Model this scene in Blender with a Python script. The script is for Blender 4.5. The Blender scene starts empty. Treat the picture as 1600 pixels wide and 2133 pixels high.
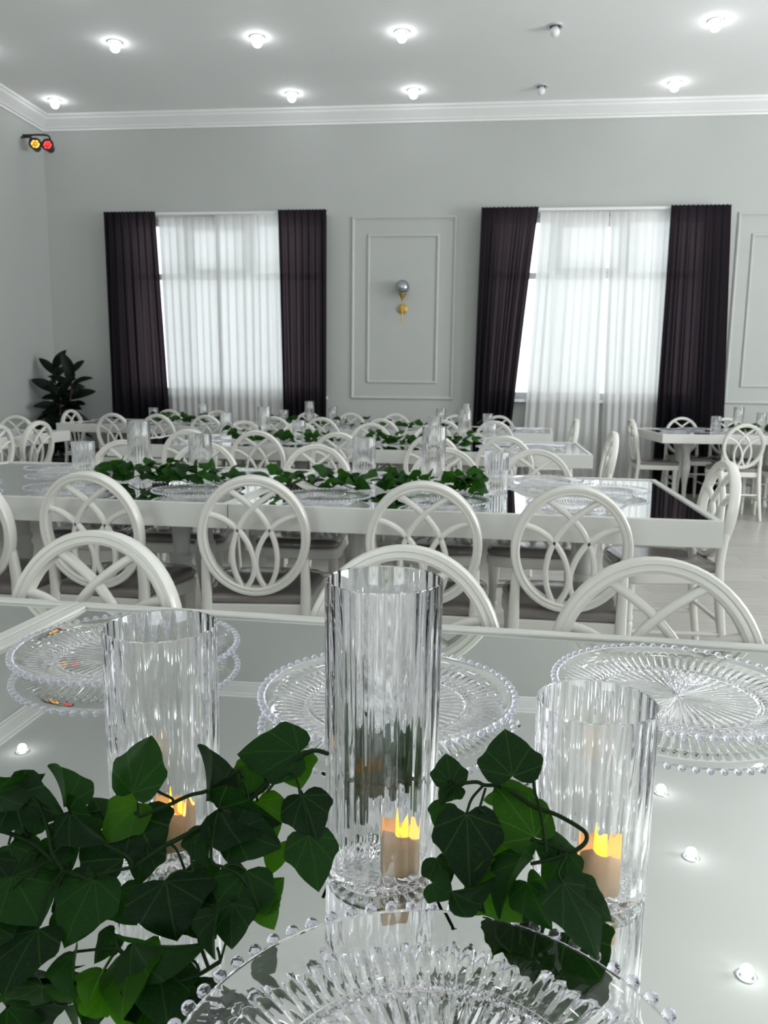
import bpy, bmesh, math, random
from mathutils import Vector, Matrix, Euler
C = bpy.context.scene.collection
PI = math.pi
scene = bpy.context.scene

# ---------------------------------------------------------------- camera
cam_d = bpy.data.cameras.new('camera'); cam = bpy.data.objects.new('camera', cam_d); C.objects.link(cam)
R_ = Vector((0.993877, 0.109852, 0.011853)); U_ = Vector((-0.028767, 0.153698, 0.987699)); F_ = Vector((-0.106679, 0.981993, -0.155917))
cam.matrix_world = Matrix(((R_.x, U_.x, -F_.x, 0), (R_.y, U_.y, -F_.y, 0), (R_.z, U_.z, -F_.z, 1.18), (0, 0, 0, 1)))
cam_d.sensor_fit = 'HORIZONTAL'; cam_d.sensor_width = 36.0; cam_d.lens = 1650 / 1600 * 36.0
cam_d.clip_start = 0.02; cam_d.clip_end = 200
cam_d.dof.use_dof = True; cam_d.dof.focus_distance = 0.86; cam_d.dof.aperture_fstop = 19.0
scene.camera = cam

# ---------------------------------------------------------------- daylight outside (bright overcast sky all round)
SKY = 2.6
BULB = 17.0
w = bpy.data.worlds.new('overcast_sky'); scene.world = w; w.use_nodes = True
w.node_tree.nodes['Background'].inputs[0].default_value = (0.93, 0.965, 1.0, 1)
w.node_tree.nodes['Background'].inputs[1].default_value = SKY

def area_lamp(name, loc, rot, sx, sy, power, col=(1, 1, 1)):
    d = bpy.data.lights.new(name, 'AREA'); d.shape = 'RECTANGLE'; d.size = sx; d.size_y = sy; d.energy = power; d.color = col
    o = bpy.data.objects.new(name, d); C.objects.link(o); o.location = loc; o.rotation_euler = rot
    return o
# daylight through the windows of the right-hand wall and of the wall behind the camera
area_lamp('window_daylight_right', (6.38, 5.6, 2.1), (0, PI / 2 + .3, 0), 2.0, 2.4, 170, (0.95, 0.98, 1))
area_lamp('window_daylight_right_rear', (6.38, 1.4, 2.1), (0, PI / 2 + .5, 0), 2.0, 2.4, 140, (0.95, 0.98, 1))
area_lamp('window_daylight_behind', (2.6, -3.88, 2.1), (PI / 2 + .6, 0, 0), 2.4, 2.0, 42, (0.95, 0.98, 1))
area_lamp('window_daylight_behind_left', (-2.4, -3.88, 2.1), (PI / 2 + .6, 0, 0), 2.4, 2.0, 42, (0.95, 0.98, 1))

vs = scene.view_settings
vs.view_transform = 'Standard'; vs.look = 'None'; vs.gamma = 1.0; vs.use_curve_mapping = False
vs.exposure = 0.34
cy = scene.cycles
cy.max_bounces = 26; cy.transmission_bounces = 24; cy.glossy_bounces = 24; cy.diffuse_bounces = 4; cy.transparent_max_bounces = 12
cy.sample_clamp_indirect = 4.0; cy.blur_glossy = 0.6; cy.use_denoising = True; cy.use_adaptive_sampling = True; cy.adaptive_threshold = 0.02

# ---------------------------------------------------------------- materials
def newmat(name):
    m = bpy.data.materials.new(name); m.use_nodes = True; nt = m.node_tree
    for n in list(nt.nodes): nt.nodes.remove(n)
    out = nt.nodes.new('ShaderNodeOutputMaterial')
    return m, nt, out
def node(nt, t, **kw):
    n = nt.nodes.new(t)
    for k, v in kw.items():
        if k.startswith('i_'): n.inputs[k[2:].replace('_', ' ')].default_value = v
        else: setattr(n, k, v)
    return n
def L(nt, a, b): nt.links.new(a, b)
def rgb(c): return (c[0], c[1], c[2], 1)

def principled(name, col, rough=0.5, metal=0.0, noise=0.0, nscale=30, bump=0.0, bscale=60, coat=0.0, emit=None, es=0, stretch=None, sub=0, spec=0.5):
    m, nt, out = newmat(name)
    p = node(nt, 'ShaderNodeBsdfPrincipled'); L(nt, p.outputs[0], out.inputs[0])
    p.inputs['Base Color'].default_value = rgb(col); p.inputs['Roughness'].default_value = rough; p.inputs['Metallic'].default_value = metal
    p.inputs['Coat Weight'].default_value = coat; p.inputs['Specular IOR Level'].default_value = spec
    tc = node(nt, 'ShaderNodeTexCoord'); mp = node(nt, 'ShaderNodeMapping'); L(nt, tc.outputs['Object'], mp.inputs[0])
    if stretch: mp.inputs['Scale'].default_value = stretch
    if noise:
        n = node(nt, 'ShaderNodeTexNoise', i_Scale=nscale, i_Detail=4.0); L(nt, mp.outputs[0], n.inputs['Vector'])
        mx = node(nt, 'ShaderNodeMix', data_type='RGBA'); mx.inputs[6].default_value = rgb([c * (1 - noise) for c in col]); mx.inputs[7].default_value = rgb([min(1, c * (1 + noise)) for c in col])
        L(nt, n.outputs[0], mx.inputs[0]); L(nt, mx.outputs[2], p.inputs['Base Color'])
    if bump:
        n2 = node(nt, 'ShaderNodeTexNoise', i_Scale=bscale, i_Detail=3.0); L(nt, mp.outputs[0], n2.inputs['Vector'])
        b = node(nt, 'ShaderNodeBump', i_Strength=bump, i_Distance=0.002); L(nt, n2.outputs[0], b.inputs['Height']); L(nt, b.outputs[0], p.inputs['Normal'])
    if emit: p.inputs['Emission Color'].default_value = rgb(emit); p.inputs['Emission Strength'].default_value = es
    if sub: p.inputs['Subsurface Weight'].default_value = sub; p.inputs['Subsurface Radius'].default_value = (0.02, 0.012, 0.006)
    return m

def glass(name, col=(0.997, 0.996, 1.0), ior=1.49):
    m, nt, out = newmat(name)
    g = node(nt, 'ShaderNodeBsdfGlass'); g.inputs['Color'].default_value = rgb(col); g.inputs['IOR'].default_value = ior; g.inputs['Roughness'].default_value = 0.0
    L(nt, g.outputs[0], out.inputs[0]); return m

def pane_glass(name):
    m, nt, out = newmat(name)
    t = node(nt, 'ShaderNodeBsdfTransparent'); t.inputs[0].default_value = (0.93, 0.95, 0.95, 1)
    g = node(nt, 'ShaderNodeBsdfGlossy'); g.inputs['Roughness'].default_value = 0.02
    f = node(nt, 'ShaderNodeFresnel', i_IOR=1.45); mx = node(nt, 'ShaderNodeMixShader')
    L(nt, f.outputs[0], mx.inputs[0]); L(nt, t.outputs[0], mx.inputs[1]); L(nt, g.outputs[0], mx.inputs[2]); L(nt, mx.outputs[0], out.inputs[0]); return m

def fabric(name, diff, trans, tint, open_w, weave=300, dense=0.0):
    """curtain cloth: diffuse + light through the threads + open weave (more closed where seen edge-on)"""
    m, nt, out = newmat(name)
    d = node(nt, 'ShaderNodeBsdfDiffuse'); d.inputs[0].default_value = rgb(diff)
    t = node(nt, 'ShaderNodeBsdfTranslucent'); t.inputs[0].default_value = rgb(trans)
    tr = node(nt, 'ShaderNodeBsdfTransparent'); tr.inputs[0].default_value = rgb(tint)
    add = node(nt, 'ShaderNodeAddShader'); L(nt, d.outputs[0], add.inputs[0]); L(nt, t.outputs[0], add.inputs[1])
    lw = node(nt, 'ShaderNodeLayerWeight', i_Blend=0.5)
    if dense:   # light crosses more cloth where a fold is seen edge-on
        dm = node(nt, 'ShaderNodeMix', data_type='RGBA'); dm.inputs[6].default_value = rgb(trans); dm.inputs[7].default_value = rgb([c * .05 for c in trans])
        ds = node(nt, 'ShaderNodeMath', operation='MULTIPLY'); ds.use_clamp = True; ds.inputs[1].default_value = dense; L(nt, lw.outputs['Facing'], ds.inputs[0]); L(nt, ds.outputs[0], dm.inputs[0]); L(nt, dm.outputs[2], t.inputs[0])
    mt = node(nt, 'ShaderNodeMath', operation='MULTIPLY_ADD'); mt.inputs[1].default_value = -open_w; mt.inputs[2].default_value = open_w
    L(nt, lw.outputs['Facing'], mt.inputs[0])
    mx = node(nt, 'ShaderNodeMixShader'); L(nt, mt.outputs[0], mx.inputs[0]); L(nt, add.outputs[0], mx.inputs[1]); L(nt, tr.outputs[0], mx.inputs[2])
    tc = node(nt, 'ShaderNodeTexCoord'); n = node(nt, 'ShaderNodeTexNoise', i_Scale=weave, i_Detail=2.0); L(nt, tc.outputs['Object'], n.inputs['Vector'])
    b = node(nt, 'ShaderNodeBump', i_Strength=0.2, i_Distance=0.001); L(nt, n.outputs[0], b.inputs['Height']); L(nt, b.outputs[0], d.inputs['Normal'])
    L(nt, mx.outputs[0], out.inputs[0]); return m

def leaf_mat(name, dark, light, vein, transl, gloss=0.45):
    m, nt, out = newmat(name)
    tc = node(nt, 'ShaderNodeTexCoord'); sep = node(nt, 'ShaderNodeSeparateXYZ'); L(nt, tc.outputs['Object'], sep.inputs[0])
    mask = None
    def mth(op, a, b=None):
        n = node(nt, 'ShaderNodeMath', operation=op)
        for i, v in enumerate((a, b)):
            if v is None: continue
            if isinstance(v, (int, float)): n.inputs[i].default_value = v
            else: L(nt, v, n.inputs[i])
        return n.outputs[0]
    for ang in (0.0, 0.62, -0.62, 1.25, -1.25):
        dist = mth('ABSOLUTE', mth('SUBTRACT', mth('MULTIPLY', sep.outputs[0], math.cos(ang)), mth('MULTIPLY', sep.outputs[1], math.sin(ang))))
        along = mth('ADD', mth('MULTIPLY', sep.outputs[0], math.sin(ang)), mth('MULTIPLY', sep.outputs[1], math.cos(ang)))
        line = mth('MULTIPLY', mth('LESS_THAN', dist, 0.012), mth('GREATER_THAN', along, 0.0))
        mask = line if mask is None else mth('MAXIMUM', mask, line)
    # fine net of side veins
    vo = node(nt, 'ShaderNodeTexVoronoi', feature='DISTANCE_TO_EDGE', i_Scale=9.0); L(nt, tc.outputs['Object'], vo.inputs['Vector'])
    net = mth('MULTIPLY', mth('LESS_THAN', vo.outputs['Distance'], 0.025), 0.35)
    mask = mth('MAXIMUM', mask, net)
    oi = node(nt, 'ShaderNodeObjectInfo')
    nz = node(nt, 'ShaderNodeTexNoise', i_Scale=4.0, i_Detail=3.0); L(nt, tc.outputs['Object'], nz.inputs['Vector'])
    fac = mth('ADD', mth('MULTIPLY', oi.outputs['Random'], 0.75), mth('MULTIPLY', nz.outputs[0], 0.3))
    c1 = node(nt, 'ShaderNodeMix', data_type='RGBA'); c1.inputs[6].default_value = rgb(dark); c1.inputs[7].default_value = rgb(light); L(nt, fac, c1.inputs[0])
    c2 = node(nt, 'ShaderNodeMix', data_type='RGBA'); c2.inputs[7].default_value = rgb(vein); L(nt, c1.outputs[2], c2.inputs[6]); L(nt, mth('MULTIPLY', mask, 0.38), c2.inputs[0])
    p = node(nt, 'ShaderNodeBsdfPrincipled'); p.inputs['Roughness'].default_value = gloss; p.inputs['Specular IOR Level'].default_value = 0.16; L(nt, c2.outputs[2], p.inputs['Base Color'])
    b = node(nt, 'ShaderNodeBump', i_Strength=0.35, i_Distance=0.02); L(nt, mask, b.inputs['Height']); L(nt, b.outputs[0], p.inputs['Normal'])
    t = node(nt, 'ShaderNodeBsdfTranslucent'); g = node(nt, 'ShaderNodeMix', data_type='RGBA', blend_type='MULTIPLY'); g.inputs[0].default_value = 1.0
    g.inputs[7].default_value = (3.0, 3.0, 1.0, 1); L(nt, c2.outputs[2], g.inputs[6]); L(nt, g.outputs[2], t.inputs[0])
    mx = node(nt, 'ShaderNodeMixShader'); mx.inputs[0].default_value = transl; L(nt, p.outputs[0], mx.inputs[1]); L(nt, t.outputs[0], mx.inputs[2]); L(nt, mx.outputs[0], out.inputs[0])
    return m

def floor_mat(name):
    m, nt, out = newmat(name)
    p = node(nt, 'ShaderNodeBsdfPrincipled'); L(nt, p.outputs[0], out.inputs[0]); p.inputs['Roughness'].default_value = 0.28
    tc = node(nt, 'ShaderNodeTexCoord'); oi = node(nt, 'ShaderNodeObjectInfo')
    mp = node(nt, 'ShaderNodeMapping'); mp.inputs['Scale'].default_value = (1.2, 22, 1); L(nt, tc.outputs['Object'], mp.inputs[0])
    L(nt, oi.outputs['Location'], mp.inputs['Location'])
    n = node(nt, 'ShaderNodeTexNoise', i_Scale=2.2, i_Detail=6.0); L(nt, mp.outputs[0], n.inputs['Vector'])
    cr = node(nt, 'ShaderNodeValToRGB'); cr.color_ramp.elements[0].position = 0.3; cr.color_ramp.elements[0].color = (0.35, 0.335, 0.305, 1); cr.color_ramp.elements[1].position = 0.7; cr.color_ramp.elements[1].color = (0.52, 0.50, 0.465, 1)
    L(nt, n.outputs[0], cr.inputs[0])
    hs = node(nt, 'ShaderNodeHueSaturation'); L(nt, cr.outputs[0], hs.inputs['Color'])
    ma = node(nt, 'ShaderNodeMath', operation='MULTIPLY_ADD'); ma.inputs[1].default_value = 0.14; ma.inputs[2].default_value = 0.93; L(nt, oi.outputs['Random'], ma.inputs[0]); L(nt, ma.outputs[0], hs.inputs['Value'])
    L(nt, hs.outputs[0], p.inputs['Base Color'])
    b = node(nt, 'ShaderNodeBump', i_Strength=0.1, i_Distance=0.001); L(nt, n.outputs[0], b.inputs['Height']); L(nt, b.outputs[0], p.inputs['Normal'])
    return m

M = dict(
    wall=principled('grey_wall_paint', (0.47, 0.485, 0.465), 0.75, noise=0.03, nscale=3, bump=0.12, bscale=220),
    ceil=principled('white_ceiling_paint', (0.92, 0.925, 0.915), 0.8, noise=0.015, nscale=2, bump=0.05, bscale=90),
    trim=principled('white_plaster_trim', (0.84, 0.84, 0.83), 0.45, noise=0.02, nscale=12),
    mould=principled('painted_wall_moulding', (0.52, 0.53, 0.51), 0.5, noise=0.02, nscale=12),
    floor=floor_mat('pale_laminate'),
    chair=principled('white_resin', (0.74, 0.735, 0.68), 0.30, noise=0.02, nscale=14, bump=0.04, bscale=80, coat=0.1),
    pad=principled('taupe_vinyl', (0.20, 0.18, 0.17), 0.16, noise=0.08, nscale=25, bump=0.1, bscale=40, coat=0.3),
    table=principled('white_lacquer', (0.67, 0.672, 0.635), 0.32, noise=0.015, nscale=10),
    mirror=principled('table_mirror', (0.76, 0.785, 0.755), 0.0, metal=1.0, noise=0.006, nscale=4),
    acrylic=glass('clear_acrylic'),
    bead=glass('bead_acrylic', (0.955, 0.948, 1.0)),
    sheer=fabric('white_sheer', (0.50, 0.50, 0.49), (0.36, 0.36, 0.357), (1, 1, 1), 0.05, dense=.7),
    drape=fabric('charcoal_drape', (0.0075, 0.0075, 0.010), (0.037, 0.026, 0.029), (0.9, 0.7, 0.7), 0.003, dense=3.0),
    rail=principled('white_curtain_rail', (0.8, 0.8, 0.79), 0.4, noise=0.02),
    pvc=principled('white_window_frame', (0.80, 0.82, 0.84), 0.35, noise=0.02),
    pane=pane_glass('window_pane'),
    bulb=principled('lit_bulb', (0.9, 0.9, 0.9), 0.4, emit=(0.95, 0.98, 1.0), es=BULB, noise=0.01),
    bulb_off=principled('unlit_bulb', (0.88, 0.89, 0.9), 0.35, noise=0.01),
    ring=principled('satin_metal_ring', (0.70, 0.71, 0.72), 0.35, metal=0.5, noise=0.03),
    can=principled('dark_can', (0.06, 0.06, 0.06), 0.5, noise=0.05),  # shade inside the ceiling hole, painted as a flat dark disc
    wax=principled('led_candle_wax', (0.88, 0.66, 0.42), 0.4, noise=0.03, nscale=40, sub=0.7),
    flame=principled('led_flame', (1.0, 0.6, 0.1), 0.4, emit=(1.0, 0.50, 0.025), es=1.25, noise=0.02),
    brass=principled('brass', (0.50, 0.33, 0.09), 0.32, metal=0.9, noise=0.1, nscale=60),
    smoke=principled('smoked_chrome_glass', (0.42, 0.44, 0.46), 0.06, metal=0.95, noise=0.15, nscale=18),
    seal=principled('dark_mirror_seal', (0.03, 0.03, 0.03), 0.5, noise=0.1),
    black=principled('black_metal', (0.012, 0.012, 0.013), 0.45, noise=0.1),
    yellow=principled('yellow_led_lens', (1.0, 0.55, 0.05), 0.3, emit=(1.0, 0.50, 0.06), es=1.5, noise=0.3, nscale=40),
    red=principled('red_led_lens', (1.0, 0.05, 0.05), 0.3, emit=(1.0, 0.06, 0.05), es=1.4, noise=0.3, nscale=40),
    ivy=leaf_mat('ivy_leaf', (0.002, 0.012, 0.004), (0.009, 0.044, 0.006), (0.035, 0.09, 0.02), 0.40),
    ivy_lit=leaf_mat('ivy_leaf_young', (0.012, 0.055, 0.004), (0.035, 0.125, 0.007), (0.07, 0.16, 0.03), 0.5),  # same ivy with the backlight put into its colour as brighter greens
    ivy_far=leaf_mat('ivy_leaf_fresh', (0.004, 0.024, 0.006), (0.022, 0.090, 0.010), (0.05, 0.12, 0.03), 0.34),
    stem=principled('ivy_stem', (0.006, 0.020, 0.004), 0.6, noise=0.4, nscale=80, spec=0.12),
    rubber=principled('rubber_plant_leaf', (0.003, 0.008, 0.004), 0.45, noise=0.3, nscale=9, spec=0.15),
    bark=principled('plant_stem', (0.10, 0.06, 0.03), 0.7, noise=0.3, nscale=40),
    pot=principled('dark_pot', (0.02, 0.02, 0.02), 0.5, noise=0.1),
    soil=principled('soil', (0.02, 0.015, 0.01), 0.9, noise=0.3, nscale=60, bump=0.6),
)

# ---------------------------------------------------------------- helpers
def mesh_from(name, verts, faces, mat, smooth=None):
    me = bpy.data.meshes.new(name); me.from_pydata([tuple(v) for v in verts], [], faces); me.validate(); me.materials.append(mat)
    bm = bmesh.new(); bm.from_mesh(me); bmesh.ops.recalc_face_normals(bm, faces=bm.faces); bm.to_mesh(me); bm.free()
    if smooth is not None:
        me.shade_smooth()
        if smooth < 180: me.set_sharp_from_angle(angle=math.radians(smooth))
    me.update(); return me
def link(name, me, parent=None, loc=(0, 0, 0), rot=(0, 0, 0), scale=None):
    o = bpy.data.objects.new(name, me); C.objects.link(o); o.parent = parent; o.location = loc; o.rotation_euler = rot
    if scale: o.scale = scale
    return o
def thing(name, label, cat, loc=(0, 0, 0), rz=0, group=None):
    o = bpy.data.objects.new(name, None); C.objects.link(o); o.empty_display_size = 0.05
    o.location = loc; o.rotation_euler = (0, 0, rz); o['label'] = label; o['category'] = cat
    if group: o['group'] = group
    return o
def struct(o): o['kind'] = 'structure'; return o

class MB:
    def __init__(s): s.v = []; s.f = []
    def add(s, vs, fs):
        k = len(s.v); s.v += [Vector(v) for v in vs]; s.f += [tuple(i + k for i in f) for f in fs]; return s
    def box(s, x0, x1, y0, y1, z0, z1, ch=0.0):
        if ch <= 0:
            return s.add([(x0, y0, z0), (x1, y0, z0), (x1, y1, z0), (x0, y1, z0), (x0, y0, z1), (x1, y0, z1), (x1, y1, z1), (x0, y1, z1)],
                         [(3, 2, 1, 0), (4, 5, 6, 7), (0, 1, 5, 4), (1, 2, 6, 5), (2, 3, 7, 6), (3, 0, 4, 7)])
        bm = bmesh.new(); bmesh.ops.create_cube(bm, size=1)
        for v in bm.verts: v.co = Vector((x0 + (v.co.x + .5) * (x1 - x0), y0 + (v.co.y + .5) * (y1 - y0), z0 + (v.co.z + .5) * (z1 - z0)))
        bmesh.ops.bevel(bm, geom=bm.edges[:], offset=ch, segments=2, affect='EDGES', profile=0.5)
        bm.verts.index_update(); s.add([v.co.copy() for v in bm.verts], [tuple(v.index for v in f.verts) for f in bm.faces]); bm.free(); return s
    def lathe(s, prof, n=20, origin=(0, 0, 0), cap=True):
        vs = []; fs = []; o = Vector(origin)
        for r, z in prof:
            for i in range(n): a = 2 * PI * i / n; vs.append(o + Vector((r * math.cos(a), r * math.sin(a), z)))
        for j in range(len(prof) - 1):
            for i in range(n): fs.append((j * n + i, j * n + (i + 1) % n, (j + 1) * n + (i + 1) % n, (j + 1) * n + i))
        if cap: fs.append(tuple(range(n - 1, -1, -1))); fs.append(tuple((len(prof) - 1) * n + i for i in range(n)))
        return s.add(vs, fs)
    def sweep(s, path, prof, normal=None, closed=False, radii=None, cap=True):
        """sweep a closed profile [(u,w)] along a path; w axis follows `normal` when given"""
        P = [Vector(p) for p in path]; n = len(P); k = len(prof); vs = []; fs = []
        prev = None
        for i in range(n):
            a = P[(i - 1) % n] if (closed or i > 0) else P[i]; b = P[(i + 1) % n] if (closed or i < n - 1) else P[i]
            t = (b - a).normalized()
            if normal is not None: w = Vector(normal); w = (w - t * w.dot(t)).normalized()
            else:
                ref = prev if prev is not None else (Vector((0, 0, 1)) if abs(t.z) < .9 else Vector((1, 0, 0)))
                w = (ref - t * ref.dot(t)).normalized(); prev = w
            u = w.cross(t); sc = radii[i] if radii else 1.0
            for pu, pw in prof: vs.append(P[i] + u * (pu * sc) + w * (pw * sc))
        m = n if closed else n - 1
        for i in range(m):
            for j in range(k): fs.append((i * k + j, i * k + (j + 1) % k, ((i + 1) % n) * k + (j + 1) % k, ((i + 1) % n) * k + j))
        if not closed and cap: fs.append(tuple(range(k - 1, -1, -1))); fs.append(tuple((n - 1) * k + j for j in range(k)))
        return s.add(vs, fs)
    def mesh(s, name, mat, smooth=None): return mesh_from(name, s.v, s.f, mat, smooth)
def circ(r, n=8): return [(r * math.cos(2 * PI * i / n), r * math.sin(2 * PI * i / n)) for i in range(n)]
def rrect(a, b, c):
    return [(a - c, -b), (a, -b + c), (a, b - c), (a - c, b), (-a + c, b), (-a, b - c), (-a, -b + c), (-a + c, -b)]
def catmull(pts, n=6):
    P = [Vector(p) for p in pts]; P = [P[0] * 2 - P[1]] + P + [P[-1] * 2 - P[-2]]; out = []
    for i in range(1, len(P) - 2):
        for j in range(n):
            t = j / n; a, b, c, d = P[i - 1], P[i], P[i + 1], P[i + 2]
            out.append(0.5 * ((2 * b) + (c - a) * t + (2 * a - 5 * b + 4 * c - d) * t * t + (3 * b - a - 3 * c + d) * t ** 3))
    out.append(P[-2]); return out
def copy_thing(src, loc, rz, label):
    r = src.copy(); C.objects.link(r); r.location = loc; r.rotation_euler = (0, 0, rz); r['label'] = label
    for ch in [o for o in KIDS[src.name]]:
        c = ch.copy(); C.objects.link(c); c.parent = r
        for g in KIDS.get(ch.name, []):
            d = g.copy(); C.objects.link(d); d.parent = c
    return r
KIDS = {}
def register(root):
    KIDS[root.name] = list(root.children)
    for c in root.children: KIDS[c.name] = list(c.children)

# ---------------------------------------------------------------- room shell
XL, XR, YB, YF, ZC = -5.17, 6.5, 9.5, -4.0, 4.28
WIN = [(-4.20, -1.78), (0.13, 2.56)]; WZ0, WZ1 = 1.06, 3.11
def wall_with_openings(axis, lo, hi, pos, thick, ops):
    mb = MB()
    def bx(a0, a1, z0, z1):
        p0, p1 = sorted((pos, pos + thick))
        if axis == 'x': mb.box(a0, a1, p0, p1, z0, z1)
        else: mb.box(p0, p1, a0, a1, z0, z1)
    cur = lo
    for a0, a1, z0, z1 in ops:
        bx(cur, a0, 0, ZC); bx(a0, a1, 0, z0); bx(a0, a1, z1, ZC); cur = a1
    bx(cur, hi, 0, ZC)
    return mb
RW = [(0.2, 2.6, WZ0, WZ1), (4.4, 6.8, WZ0, WZ1)]; FW = [(-3.6, -1.2, WZ0, WZ1), (1.4, 3.8, WZ0, WZ1)]
struct(link('wall_back', wall_with_openings('x', XL - .3, XR + .3, YB, .3, [(a, b, WZ0, WZ1) for a, b in WIN]).mesh('wall_back', M['wall'])))
struct(link('wall_left', MB().box(XL - .3, XL, YF - .3, YB, 0, ZC).mesh('wall_left', M['wall'])))
struct(link('wall_right', wall_with_openings('y', YF - .3, YB, XR, .3, RW).mesh('wall_right', M['wall'])))
struct(link('wall_front', wall_with_openings('x', XL, XR, YF, -.3, FW).mesh('wall_front', M['wall'])))
struct(link('ceiling', MB().box(XL - .3, XR + .3, YF - .3, YB + .3, ZC, ZC + .2).mesh('ceiling', M['ceil'])))
fl = struct(link('floor', MB().box(XL - .3, XR + .3, YF - .3, YB + .3, -.2, -.0015).mesh('floor', M['floor'])))
# laminate planks of the open floor on the right, one by one
plank = MB().box(-.598, .598, -.0955, .0955, -.004, 0, .0012).mesh('plank', M['floor'])
k = 0
for j in range(40):
    y = 1.30 + j * .193
    off = (j * .41) % 1.2
    for i in range(5):
        x = -.9 + off + i * 1.2
        if x > 4.2: continue
        link('plank', plank, fl, (x, y, 0)); k += 1
# cornice: stepped cove, mitred
CP = [(0, 0), (.155, 0), (.155, -.022), (.138, -.03), (.128, -.05), (.085, -.083), (.05, -.11), (.04, -.125), (.018, -.13), (.018, -.152), (0, -.152)]
def cornice(name, p0, p1, inward, m0, m1):
    d = (Vector(p1) - Vector(p0)).normalized(); mb = MB(); vs = []; n = len(CP)
    for P, m in ((Vector(p0), m0), (Vector(p1), -m1)):
        for a, z in CP: vs.append(P + Vector(inward) * a + Vector((0, 0, z)) + d * (a * m))
    fs = [(i, (i + 1) % n, n + (i + 1) % n, n + i) for i in range(n)] + [tuple(range(n - 1, -1, -1)), tuple(range(n, 2 * n))]
    mb.add(vs, fs); struct(link(name, mb.mesh(name, M['trim'])))
cornice('trim_1', (XL, YB, ZC), (XR, YB, ZC), (0, -1, 0), 1, 1)
cornice('trim_2', (XL, YF, ZC), (XL, YB, ZC), (1, 0, 0), 1, 1)
cornice('trim_3', (XR, YF, ZC), (XR, YB, ZC), (-1, 0, 0), 1, 1)
for nm, b in (('baseboard_back', (XL, XR, YB - .015, YB, 0, .09)), ('baseboard_left', (XL, XL + .015, YF, YB - .015, 0, .09)), ('baseboard_right', (XR - .015, XR, YF, YB - .015, 0, .09))):
    struct(link(nm, MB().box(*b, .003).mesh(nm, M['trim'])))
# picture-frame wall mouldings
def frame_mould(name, x0, x1, z0, z1, wd=.036, dp=.022):
    prof = [(0, 0), (0, .010), (.006, .016), (.012, dp), (.02, dp), (.026, .014), (wd, .006), (wd, 0)]
    vs = []; fs = []; n = len(prof)
    for cx, cz, sx, sz in ((x0, z0, 1, 1), (x1, z0, -1, 1), (x1, z1, -1, -1), (x0, z1, 1, -1)):
        for a, h in prof: vs.append((cx + sx * a, YB - h, cz + sz * a))
    for c in range(4):
        for i in range(n): fs.append((c * n + i, c * n + (i + 1) % n, ((c + 1) % 4) * n + (i + 1) % n, ((c + 1) % 4) * n + i))
    mb = MB().add(vs, fs); struct(link(name, mb.mesh(name, M['mould'])))
frame_mould('trim_4', -1.45, -.232, 1.035, 3.125)
frame_mould('trim_5', -1.262, -.425, 1.225, 2.925, .03, .018)
frame_mould('trim_6', 2.85, 4.07, 1.035, 3.125)
frame_mould('trim_7', 3.015, 3.88, 1.225, 2.90, .03, .018)

# windows: outer frame, transom, mullions, top casement sash, panes, sill
def window(name, x0, x1, axis='x', pos=YB, sgn=1):
    yc = .09
    def put(mb): 
        if axis == 'x': return [(v.x, pos + sgn * v.y, v.z) for v in mb.v]
        return [(pos + sgn * v.y, v.x, v.z) for v in mb.v]
    def part(nm, boxes, mat, par, ch=.004):
        mb = MB()
        for b in boxes: mb.box(*b, ch)
        return link(nm, mesh_from(nm, put(mb), mb.f, mat), par)
    f = part(name, [(x0, x1, yc - .03, yc + .04, WZ0, WZ0 + .08), (x0, x1, yc - .03, yc + .04, WZ1 - .06, WZ1), (x0, x0 + .06, yc - .03, yc + .04, WZ0 + .08, WZ1 - .06), (x1 - .06, x1, yc - .03, yc + .04, WZ0 + .08, WZ1 - .06)], M['pvc'], None)
    struct(f)
    zt = 2.465; w = x1 - x0; m1, m2 = x0 + w * .31, x0 + w * .64
    part('transom', [(x0 + .06, x1 - .06, yc - .03, yc + .03, zt - .035, zt + .035)], M['pvc'], f)
    for m in (m1, m2): part('mullion', [(m - .03, m + .03, yc - .028, yc + .028, zt + .035, WZ1 - .06)], M['pvc'], f)
    for m in (m1, m2): part('mullion', [(m - .014, m + .014, yc - .02, yc + .02, WZ0 + .08, zt - .035)], M['pvc'], f)
    part('sash', [(m1 + .03, m2 - .03, yc - .04, yc - .005, zt + .035, zt + .085), (m1 + .03, m2 - .03, yc - .04, yc - .005, WZ1 - .115, WZ1 - .06), (m1 + .03, m1 + .085, yc - .04, yc - .005, zt + .085, WZ1 - .115), (m2 - .085, m2 - .03, yc - .04, yc - .005, zt + .085, WZ1 - .115)], M['pvc'], f)
    xs = [x0 + .06, m1, m2, x1 - .06]
    for z0, z1 in ((WZ0 + .08, zt - .035), (zt + .035, WZ1 - .06)):
        for i in range(3): part('pane', [(xs[i], xs[i + 1], yc + .004, yc + .010, z0, z1)], M['pane'], f, 0)
    part('window_sill', [(x0 - .05, x1 + .05, -.085, .058, WZ0 - .035, WZ0)], M['pvc'], f, .006)
window('window_1', *WIN[0]); window('window_2', *WIN[1])
for i, o in enumerate(RW): window('window_%d' % (3 + i), o[0], o[1], 'y', XR, 1)
for i, o in enumerate(FW): window('window_%d' % (5 + i), o[0], o[1], 'x', YF, -1)

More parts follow.
